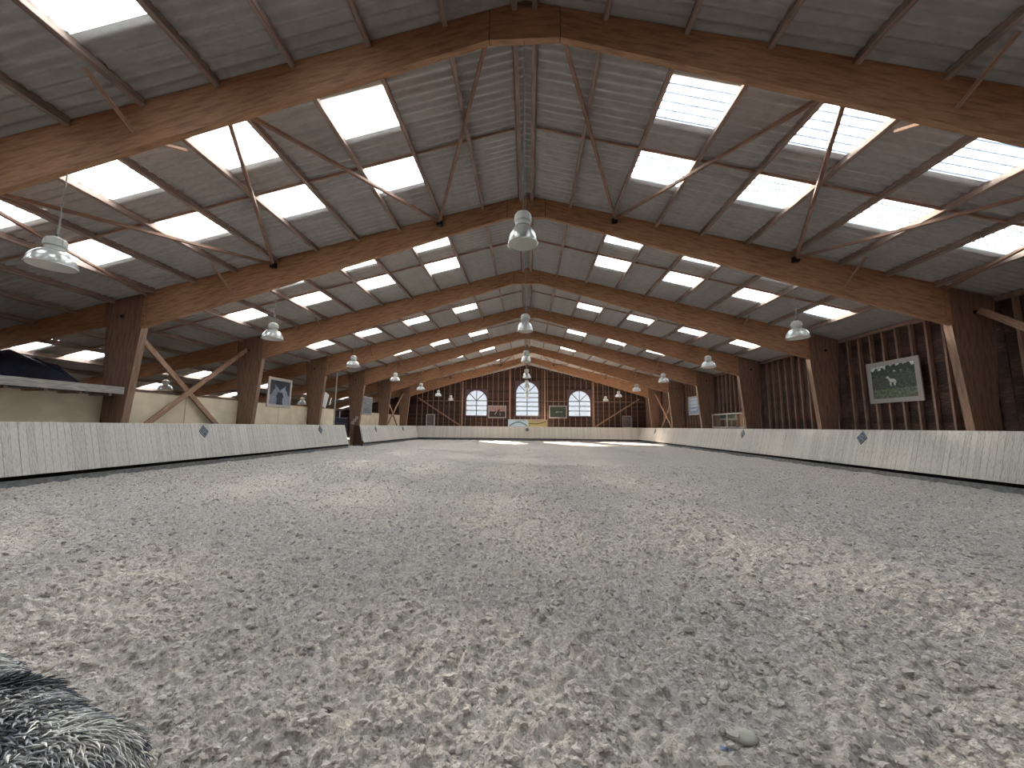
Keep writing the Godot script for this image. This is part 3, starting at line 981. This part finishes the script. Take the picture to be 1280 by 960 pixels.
# ------------------------------------------------------------------ dog
func build_dog() -> void:
	# a shaggy grey merle dog that stands beside the camera; its nose points to -x
	var o := thing("dog", "shaggy grey merle dog standing on the sand, back turned up to view", "dog", Vector3(-1.52, 0, -1.06))
	o.scale = Vector3.ONE * 1.03
	o.rotation.y = -0.31
	# bones: [from, radius, to, radius]; x forward to the head is negative
	var bones := [
		[Vector3(0.36, 0.47, 0), 0.15, Vector3(0.05, 0.49, 0), 0.16], [Vector3(0.05, 0.47, 0), 0.15, Vector3(-0.32, 0.45, 0), 0.175],
		[Vector3(-0.32, 0.47, 0), 0.165, Vector3(-0.52, 0.60, 0), 0.115], [Vector3(-0.52, 0.60, 0), 0.11, Vector3(-0.66, 0.70, 0), 0.105],
		[Vector3(-0.68, 0.72, 0), 0.095, Vector3(-0.76, 0.70, 0), 0.075], [Vector3(-0.76, 0.69, 0), 0.06, Vector3(-0.90, 0.655, 0), 0.038],
		[Vector3(0.42, 0.47, 0), 0.08, Vector3(0.53, 0.36, 0.02), 0.055], [Vector3(0.53, 0.36, 0.02), 0.055, Vector3(0.56, 0.18, 0.03), 0.03]]
	for s in [-1.0, 1.0]:
		bones.append_array([
			[Vector3(0.34, 0.44, 0.09 * s), 0.115, Vector3(0.25, 0.30, 0.11 * s), 0.07], [Vector3(0.25, 0.30, 0.11 * s), 0.065, Vector3(0.42, 0.17, 0.11 * s), 0.035],
			[Vector3(0.42, 0.17, 0.11 * s), 0.033, Vector3(0.40, 0.04, 0.11 * s), 0.03], [Vector3(0.40, 0.035, 0.11 * s), 0.034, Vector3(0.33, 0.03, 0.11 * s), 0.03],
			[Vector3(-0.34, 0.42, 0.10 * s), 0.095, Vector3(-0.30, 0.26, 0.11 * s), 0.052], [Vector3(-0.30, 0.26, 0.11 * s), 0.046, Vector3(-0.32, 0.12, 0.11 * s), 0.034],
			[Vector3(-0.32, 0.12, 0.11 * s), 0.033, Vector3(-0.33, 0.035, 0.11 * s), 0.032], [Vector3(-0.33, 0.033, 0.11 * s), 0.034, Vector3(-0.40, 0.03, 0.11 * s), 0.028],
			[Vector3(-0.66, 0.79, 0.06 * s), 0.03, Vector3(-0.63, 0.70, 0.115 * s), 0.022]])
	var cell := 0.015
	var lo := Vector3(-1.0, -0.02, -0.26)
	var n := Vector3i(114, 60, 36)
	var f := PackedFloat32Array()
	f.resize(n.x * n.y * n.z)
	f.fill(1.0)
	var shaped := []
	for b in bones: shaped.append([b[0], b[1], b[2] - b[0], b[3] - b[1], (b[2] - b[0]).length_squared()])
	for b in shaped:
		var reach: float = maxf(b[1], b[1] + b[3]) + 0.07
		var e: Vector3 = b[0] + b[2]
		var a0 := Vector3i(((b[0].min(e) - Vector3.ONE * reach - lo) / cell).floor()).clamp(Vector3i.ZERO, n - Vector3i.ONE)
		var a1 := Vector3i(((b[0].max(e) + Vector3.ONE * reach - lo) / cell).ceil()).clamp(Vector3i.ZERO, n - Vector3i.ONE)
		for ix in range(a0.x, a1.x + 1):
			for iy in range(a0.y, a1.y + 1):
				for iz in range(a0.z, a1.z + 1):
					var p := lo + Vector3(ix, iy, iz) * cell
					var t: float = clampf((p - b[0]).dot(b[2]) / b[4], 0.0, 1.0)
					var d: float = (p - b[0] - b[2] * t).length() - (b[1] + b[3] * t)
					var at_ := (ix * n.y + iy) * n.z + iz
					var k := 0.045
					var h := maxf(k - absf(f[at_] - d), 0.0) / k
					f[at_] = minf(f[at_], d) - h * h * k * 0.25
	# surface nets
	var ids := {}
	var pos := []
	var tris := []
	var off := [Vector3i(0, 0, 0), Vector3i(1, 0, 0), Vector3i(0, 1, 0), Vector3i(1, 1, 0), Vector3i(0, 0, 1), Vector3i(1, 0, 1), Vector3i(0, 1, 1), Vector3i(1, 1, 1)]
	var edges := [[0, 1], [2, 3], [4, 5], [6, 7], [0, 2], [1, 3], [4, 6], [5, 7], [0, 4], [1, 5], [2, 6], [3, 7]]
	for ix in n.x - 1:
		for iy in n.y - 1:
			for iz in n.z - 1:
				var base := (ix * n.y + iy) * n.z + iz
				var c0 := f[base]
				if c0 > 0.06 or c0 < -0.06: continue
				var vals := []
				var inside := 0
				for q in off:
					var val := f[base + (q.x * n.y + q.y) * n.z + q.z]
					vals.append(val)
					if val < 0.0: inside += 1
				if inside == 0 or inside == 8: continue
				var sum := Vector3.ZERO
				var cnt := 0
				for e in edges:
					var va: float = vals[e[0]]
					var vb: float = vals[e[1]]
					if (va < 0.0) != (vb < 0.0):
						sum += Vector3(off[e[0]]).lerp(Vector3(off[e[1]]), va / (va - vb))
						cnt += 1
				ids[base] = pos.size()
				pos.append(lo + (Vector3(ix, iy, iz) + sum / cnt) * cell)
	var grad := []
	for p in pos:
		var q: Vector3 = (p - lo) / cell
		var i := Vector3i(q.round())
		var g := func(x, y, z): return f[(clampi(x, 0, n.x - 1) * n.y + clampi(y, 0, n.y - 1)) * n.z + clampi(z, 0, n.z - 1)]
		grad.append(Vector3(g.call(i.x + 1, i.y, i.z) - g.call(i.x - 1, i.y, i.z), g.call(i.x, i.y + 1, i.z) - g.call(i.x, i.y - 1, i.z), g.call(i.x, i.y, i.z + 1) - g.call(i.x, i.y, i.z - 1)).normalized())
	var strides := [n.y * n.z, n.z, 1]
	for base in ids:
		for ax in 3:
			if f[base] < 0.0 == (f[base + strides[ax]] < 0.0): continue
			var u: int = strides[(ax + 1) % 3]
			var w: int = strides[(ax + 2) % 3]
			if ids.has(base - u) and ids.has(base - w) and ids.has(base - u - w):
				tris.append([ids[base], ids[base - u], ids[base - u - w], ids[base - w]])
	# merle coat: blue grey with black, white and copper patches
	var coat := FastNoiseLite.new()
	coat.seed = 12
	coat.frequency = 5.0
	coat.fractal_octaves = 3
	var tan_ := FastNoiseLite.new()
	tan_.seed = 40
	tan_.frequency = 3.2
	var shade := func(p: Vector3):
		var a := coat.get_noise_3d(p.x, p.y, p.z)
		var c := Color(0.33, 0.345, 0.37)
		if a > 0.12: c = Color(0.10, 0.11, 0.135)
		elif a < -0.2: c = Color(0.62, 0.62, 0.62)
		if tan_.get_noise_3d(p.x, p.y, p.z) > 0.42: c = Color(0.30, 0.19, 0.13)
		return c
	var st := begin()
	for q in tris:
		var P := [pos[q[0]], pos[q[1]], pos[q[2]], pos[q[3]]]
		var N: Vector3 = grad[q[0]] + grad[q[1]] + grad[q[2]] + grad[q[3]]
		for t in [[0, 1, 2], [0, 2, 3]]:
			var g: Vector3 = (P[t[1]] - P[t[0]]).cross(P[t[2]] - P[t[0]])
			var order: Array = t if g.dot(N) < 0.0 else [t[0], t[2], t[1]]
			for e in order:
				st.set_normal(grad[q[e]])
				st.set_color(shade.call(P[e]))
				st.add_vertex(P[e])
	var fur := mat(Color.WHITE, 0.9)
	fur.vertex_color_use_as_albedo = true
	part(o, "body", st.commit(), fur)
	# locks of hair
	st = begin()
	var rows := []
	for i in 5:
		var t := i / 4.0
		var r := 0.0036 * (1.0 - t * t) + 0.0003
		var c := Vector3(0.042 * t, 0.02 * t - 0.016 * t * t, 0)
		var row := []
		for j in 4:
			var a := TAU * j / 4
			var dd := Vector3(0, cos(a) * 0.5, sin(a))
			row.append([c + dd * r, dd.normalized()])
		rows.append(row)
	smooth_quads(st, rows, true)
	var mm := MultiMesh.new()
	mm.transform_format = MultiMesh.TRANSFORM_3D
	mm.use_colors = true
	mm.mesh = st.commit()
	var rng := RandomNumberGenerator.new()
	rng.seed = 9
	var picks := []
	for i in pos.size():
		if pos[i].y > 0.2 and pos[i].x > -0.85:
			for r in 8: picks.append(i)
	mm.instance_count = picks.size()
	for k in picks.size():
		var i: int = picks[k]
		var nn: Vector3 = grad[i]
		var flow := Vector3(0.8, -0.5, 0) + Vector3(rng.randf_range(-0.5, 0.5), rng.randf_range(-0.4, 0.4), rng.randf_range(-0.6, 0.6))
		var x := (flow - nn * flow.dot(nn)).normalized()
		var b := Basis(x, nn, x.cross(nn)) * Basis(Vector3(0, 0, 1), rng.randf_range(0.0, 0.45))
		var s := rng.randf_range(0.7, 1.5)
		var p: Vector3 = pos[i] + Vector3(rng.randf_range(-1, 1), rng.randf_range(-1, 1), rng.randf_range(-1, 1)) * 0.008
		mm.set_instance_transform(k, Transform3D(b.scaled_local(Vector3(s, s, s)), p - nn * 0.004))
		var c: Color = shade.call(pos[i] + Vector3(rng.randf_range(-1, 1), rng.randf_range(-1, 1), rng.randf_range(-1, 1)) * 0.025)
		var g := rng.randf_range(0.65, 1.7)
		mm.set_instance_color(k, Color(c.r * g, c.g * g, c.b * g))
	var mi := MultiMeshInstance3D.new()
	mi.name = "coat"
	mi.multimesh = mm
	mi.material_override = fur
	mi.set_meta("kind", "stuff")
	o.add_child(mi)
	for s in [-1.0, 1.0]:
		st = begin()
		smooth_lathe(st, [Vector2(0, -0.016), Vector2(0.012, -0.01), Vector2(0.016, 0), Vector2(0.012, 0.01), Vector2(0, 0.016)], 12)
		part(o, "eye", st.commit(), mat(Color(0.05, 0.04, 0.035), 0.1), at(-0.785, 0.735, 0.048 * s))
	st = begin()
	smooth_lathe(st, [Vector2(0, -0.018), Vector2(0.02, -0.01), Vector2(0.022, 0.004), Vector2(0, 0.018)], 14)
	part(o, "nose", st.commit(), mat(Color(0.05, 0.05, 0.055), 0.35), at(-0.938, 0.665, 0))

# ------------------------------------------------------------------ everything else
func build_things() -> void:
	# kickboards round the arena
	kickboard("long limewashed kickboard under the cream partition, up to the arena entrance", Vector3(-11.4, 0, -0.9), Vector3(-11.4, 0, -22.62), Vector3(-1, 0, 0), 1, [-21.75])
	kickboard("shorter limewashed kickboard between arena entrance and end wall", Vector3(-11.4, 0, -24.72), Vector3(-11.4, 0, -37.385), Vector3(-1, 0, 0), 2, [0.025])
	kickboard("long limewashed kickboard along the dark boarded wall", Vector3(11.4, 0, -0.9), Vector3(11.4, 0, -37.385), Vector3(1, 0, 0), 3)
	kickboard("limewashed kickboard across the end below the arched windows", Vector3(-11.9, 0, -37.42), Vector3(11.9, 0, -37.42), Vector3(0, 0, -1), 4)
	for m in [[-1.0, 12.5, "below the crossed braces"], [-1.0, 19.8, "below the picture of two horses"], [-1.0, 27.2, "below the pale panel past the entrance"], [-1.0, 33.2, "close to the end wall on the partition side"], [1.0, 13.0, "below the picture of a white horse"], [1.0, 19.9, "below the long glazed frame"], [1.0, 33.2, "close to the end wall on the boarded side"]]:
		marker("slate lozenge marker on the kickboard, " + m[2], 0, m[1], m[0])
	var disc := thing("arena_marker", "round dark marker in the middle of the end kickboard", "sign", Vector3(0, 1.15, -37.62), "lozenge markers on the kickboards")
	disc.rotation.x = -0.28
	var st := begin()
	lathe(st, [Vector2(0, -0.01), Vector2(0.2, -0.01), Vector2(0.2, 0.01), Vector2(0, 0.01)], 24)
	part(disc, "plate", st.commit(), M.slate, Transform3D(Basis(Vector3(1, 0, 0), PI / 2), Vector3.ZERO))
	st = begin()
	lathe(st, [Vector2(0.15, 0.01), Vector2(0.165, 0.014), Vector2(0.18, 0.01)], 24)
	part(disc, "border", st.commit(), M.slate_pale, Transform3D(Basis(Vector3(1, 0, 0), PI / 2), Vector3.ZERO))
	# crossed braces between columns
	for b in [[-12.55, 1, "on the partition side beside the rail"], [12.55, 0, "against the boarded wall beside the white-horse picture"], [-12.5, 5, "on the partition side close to the end wall"], [12.5, 5, "on the boarded side close to the end wall"]]:
		var z0: float = -(FRAME0 + BAY * (b[1] as int)) - THICK
		if b[1] == 1: z0 = -(FRAME0 + BAY) - THICK
		var o := thing("cross_brace", "crossed wooden wall braces " + b[2], "brace", Vector3(b[0], 0, z0))
		var span := BAY - THICK
		bar(o, "brace_timber", Vector3(0.0, 4.55, -0.1), Vector3(0.0, 0.55, -span + 0.15), 0.07, 0.17, M.timber)
		bar(o, "brace_timber", Vector3(-0.09 * signf(b[0]), 4.75, -span + 0.1), Vector3(-0.09 * signf(b[0]), 0.75, -0.15), 0.07, 0.17, M.timber)
	# rail of the gallery beside the first frame
	var rail := thing("gallery_rail", "broad grey wooden rail on brackets above the cream partition", "rail", Vector3(-12.05, 2.41, 0))
	part(rail, "rail_board", box(0.05, 0.21, 4.72), M.rail, at(0.03, 0, -7.72))
	part(rail, "shelf_board", box(0.6, 0.04, 4.72), M.rail, at(-0.295, 0.09, -7.72))
	for i in 7:
		part(rail, "bracket", box(0.62, 0.07, 0.07), M.stud, at(-0.33, -0.14, -5.6 - i * 0.7))
	# stacked goods under a tarpaulin in the side aisle
	var tarp := thing("tarpaulin_stack", "stack under a dark blue tarpaulin behind the grey rail", "tarpaulin", Vector3(-15.15, 0, -8.3))
	var fn := FastNoiseLite.new()
	fn.seed = 77
	fn.frequency = 0.7
	var rows := []
	for i in 13:
		var f := PI * i / 12.0
		var row := []
		for j in 21:
			var z := 3.2 - j * 0.3
			var edge := 1.0 - pow(absf(j - 10) / 10.0, 6.0) * 0.35
			var y := pow(sin(f), 0.4) * 3.5 * edge * (1.0 + 0.06 * fn.get_noise_2d(i, j * 2.0)) if i > 0 and i < 12 else 0.0
			var x := -cos(f) * 1.7 * (1.0 - 0.12 * y / 3.2)
			row.append(Vector3(x, y, z))
		rows.append(row)
	st = begin()
	st.set_smooth_group(0)
	for i in 12:
		for j in 20:
			var mid: Vector3 = (rows[i][j] + rows[i + 1][j + 1]) / 2.0
			quad(st, rows[i][j], rows[i + 1][j], rows[i + 1][j + 1], rows[i][j + 1], mid - Vector3(0, 0.4, mid.z))
	part(tarp, "cover", st.commit(), M.navy)
	# pictures and boards
	picture("framed_picture", "framed picture of a white horse in a green field on dark studs", "picture", 1.84, 1.5, 0.16, M.frame_grey, "field", Transform3D(Basis(Vector3.UP, -PI / 2) * Basis(Vector3.RIGHT, 0.02), Vector3(12.955, 3.17, -13.05)))
	picture("framed_picture", "framed blue-grey picture of two horses above the cream partition", "picture", 1.75, 1.5, 0.14, M.frame_pale, "pair", Transform3D(Basis(Vector3.UP, PI / 2), Vector3(-12.66, 3.06, -17.66)))
	picture("poster", "light blue framed poster on the dark studs near a column", "poster", 1.9, 1.45, 0.09, M.frame_pale, "blue", Transform3D(Basis(Vector3.UP, -PI / 2), Vector3(12.975, 3.2, -28.3)))
	picture("display_panel", "pale grey framed panel above the partition beside the entrance", "panel", 1.65, 1.45, 0.1, M.frame_pale, "pale", Transform3D(Basis(Vector3.UP, PI / 2), Vector3(-12.66, 2.98, -27.7)))
	picture("framed_picture", "framed brownish picture of a rider between two arched windows", "picture", 2.06, 1.42, 0.13, M.frame_grey, "rider", at(-3.38, 3.09, -END_D + 0.125))
	picture("framed_board", "framed dark green board with pale writing between two arched windows", "board", 2.02, 1.42, 0.12, M.frame_grey, "green", at(3.42, 3.12, -END_D + 0.125))
	picture("notice_board", "small grey notice board on the end wall, partition side", "board", 1.02, 1.4, 0.12, M.frame_pale, "notice", at(-10.95, 2.08, -END_D + 0.125))
	picture("notice_board", "small grey notice board on the end wall, boarded-wall side", "board", 1.0, 1.3, 0.1, M.frame_grey, "notice", at(11.0, 2.1, -END_D + 0.125))
	# banner standing on the end kickboard
	var ban := thing("banner", "long printed banner, half pale blue half yellow, on the end kickboard", "banner", Vector3(0.02, 1.84, -37.95))
	part(ban, "board", box(4.1, 0.74, 0.03), M.white)
	part(ban, "print", sheet_mesh(4.06, 0.70), print_of("banner"), at(0, 0, 0.017))
	for x in [-1.6, 1.6]: part(ban, "batten", box(0.06, 2.2, 0.04), M.stud, at(x, -0.74, -0.04))
	# long glazed frame on the boarded side
	var mir := thing("glazed_frame", "long low mirror in a pale frame above the boarded-side kickboard", "mirror", Vector3(12.6, 1.95, -23.1))
	mir.rotation.y = -PI / 2
	for y in [-0.42, 0.42]: part(mir, "frame_rail", box(3.6, 0.08, 0.06), M.frame_pale, at(0, y, 0))
	for x in [-1.76, 0.0, 1.76]: part(mir, "frame_stile", box(0.07, 0.76, 0.06), M.frame_pale, at(x, 0, 0))
	for x in [-0.88, 0.88]: part(mir, "mirror_pane", box(1.69, 0.76, 0.012), M.mirror, at(x, 0, -0.005))
	part(mir, "backing", box(3.6, 0.9, 0.02), M.iron, at(0, 0, -0.045))
	# the entrance: post, gate, cards, leaning board
	var post := thing("entrance_post", "slim pale metal post beside the arena entrance", "post", Vector3(-12.72, 0, -23.08))
	st = begin()
	lathe(st, [Vector2(0.045, 0.02), Vector2(0.045, 4.98)], 14)
	part(post, "tube", st.commit(), M.frame_pale)
	part(post, "foot_plate", box(0.18, 0.02, 0.18), M.iron, at(0, 0.01, 0))
	var gate := thing("entrance_gate", "dark metal gate closing the arena entrance", "gate", Vector3(-12.8, 0, -24.1))
	for y in [0.35, 0.75, 1.15, 1.55, 1.95]: part(gate, "gate_rail", box(0.04, 0.06, 1.7), M.slate, at(0, y, 0))
	for z in [-0.86, 0.86]: part(gate, "gate_stile", box(0.05, 2.0, 0.05), M.slate, at(0, 1.02, z))
	part(gate, "gate_sheet", box(0.015, 1.6, 1.68), M.navy, at(-0.03, 1.1, 0))
	for i in 3:
		var c := thing("number_card", "small square white card on the entrance column, %s of the rising row" % ["lowest", "middle", "topmost"][i], "card", Vector3(-12.46 + 0.14 * i, 1.62 + 0.18 * i, -(FRAME0 + BAY * 4) + 0.012), "white cards on the entrance column")
		part(c, "card", box(0.2, 0.2, 0.012), M.white)
		part(c, "print", box(0.08, 0.1, 0.004, 0.001), M.frame_grey, at(0, 0, 0.008))
	var lean := thing("white_board", "narrow white board leaning above the partition near the entrance", "board", Vector3(-12.72, 2.5, -21.9))
	part(lean, "sheet", box(0.03, 0.95, 0.5), M.white, Transform3D(Basis(Vector3.RIGHT, -0.35), Vector3(0, 0.50, 0)))
	part(lean, "strip", box(0.034, 0.5, 0.12), M.white, Transform3D(Basis(Vector3.RIGHT, -0.35), Vector3(0, 0.46, -0.6)))
	part(lean, "stay", box(0.03, 0.95, 0.05), M.black, Transform3D(Basis(Vector3.RIGHT, -0.35), Vector3(-0.03, 0.42, -0.34)))
	# odds and ends on the sand
	var scrap := thing("blue_scrap", "crumpled bright blue scrap lying on the sand", "litter", Vector3(0.98, height(0.98, -1.84) + 0.004, -1.84))
	st = begin()
	for i in 6:
		var a := Vector3(-0.022 + 0.008 * i, 0.004 * (i % 2), 0.008 * sin(i * 1.9))
		quad(st, a + Vector3(0, 0, -0.011), a + Vector3(0.008, 0.006 * (1 - i % 2), -0.012), a + Vector3(0.008, 0.006 * (1 - i % 2), 0.01), a + Vector3(0, 0.002, 0.011), Vector3.UP)
	part(scrap, "film", st.commit(), mat(Color(0.36, 0.48, 0.72), 0.4))
	var stone := thing("flat_stone", "smooth pale stone half sunk in the sand beside the blue scrap", "stone", Vector3(1.10, height(1.10, -1.90), -1.90))
	st = begin()
	smooth_lathe(st, [Vector2(0.0, -0.02), Vector2(0.04, -0.015), Vector2(0.052, 0.002), Vector2(0.036, 0.016), Vector2(0.0, 0.021)], 20)
	part(stone, "stone_body", st.commit(), mat(Color(0.66, 0.66, 0.62), 0.9), Transform3D(Basis(Vector3.UP, 0.5).scaled(Vector3(1.1, 1, 0.85)), Vector3(0, 0.004, 0)))

func _ready() -> void:
	# camera
	var cam := Camera3D.new()
	cam.fov = rad_to_deg(2.0 * atan(480.0 / 445.04))
	cam.near = 0.05
	cam.far = 300.0
	cam.position = Vector3(0.079, 1.45, 0)
	cam.basis = Basis(Vector3.UP, deg_to_rad(2.611)) * Basis(Vector3.RIGHT, deg_to_rad(6.825)) * Basis(Vector3(0, 0, 1), deg_to_rad(0.533))
	add_child(cam)
	cam.current = true
	# sky, sun, exposure
	var env := Environment.new()
	var sky := Sky.new()
	var sm := ProceduralSkyMaterial.new()
	sm.sky_top_color = Color(0.42, 0.60, 0.86)
	sm.sky_horizon_color = Color(0.80, 0.88, 0.95)
	sm.ground_horizon_color = Color(0.55, 0.56, 0.54)
	sm.ground_bottom_color = Color(0.36, 0.35, 0.32)
	sm.sky_energy_multiplier = 0.5
	sky.sky_material = sm
	env.background_mode = Environment.BG_SKY
	env.sky = sky
	env.tonemap_mode = Environment.TONE_MAPPER_LINEAR
	env.tonemap_exposure = 3.3
	env.sdfgi_enabled = true
	env.ssao_enabled = true
	env.ssil_enabled = true
	var we := WorldEnvironment.new()
	we.environment = env
	add_child(we)
	var sun := DirectionalLight3D.new()
	sun.name = "sun"
	sun.light_color = Color(1.0, 0.93, 0.84)
	sun.light_energy = 16.0
	sun.light_angular_distance = 8.0
	sun.shadow_enabled = true
	sun.sky_mode = DirectionalLight3D.SKY_MODE_LIGHT_ONLY
	add_child(sun)
	sun.look_at_from_position(Vector3.ZERO, Vector3(3.4, -4.2, 7.1), Vector3.UP)
	# the place
	make_materials()
	build_floor()
	build_roof()
	build_walls()
	build_frames()
	build_lamps()
	build_things()
	build_dog()
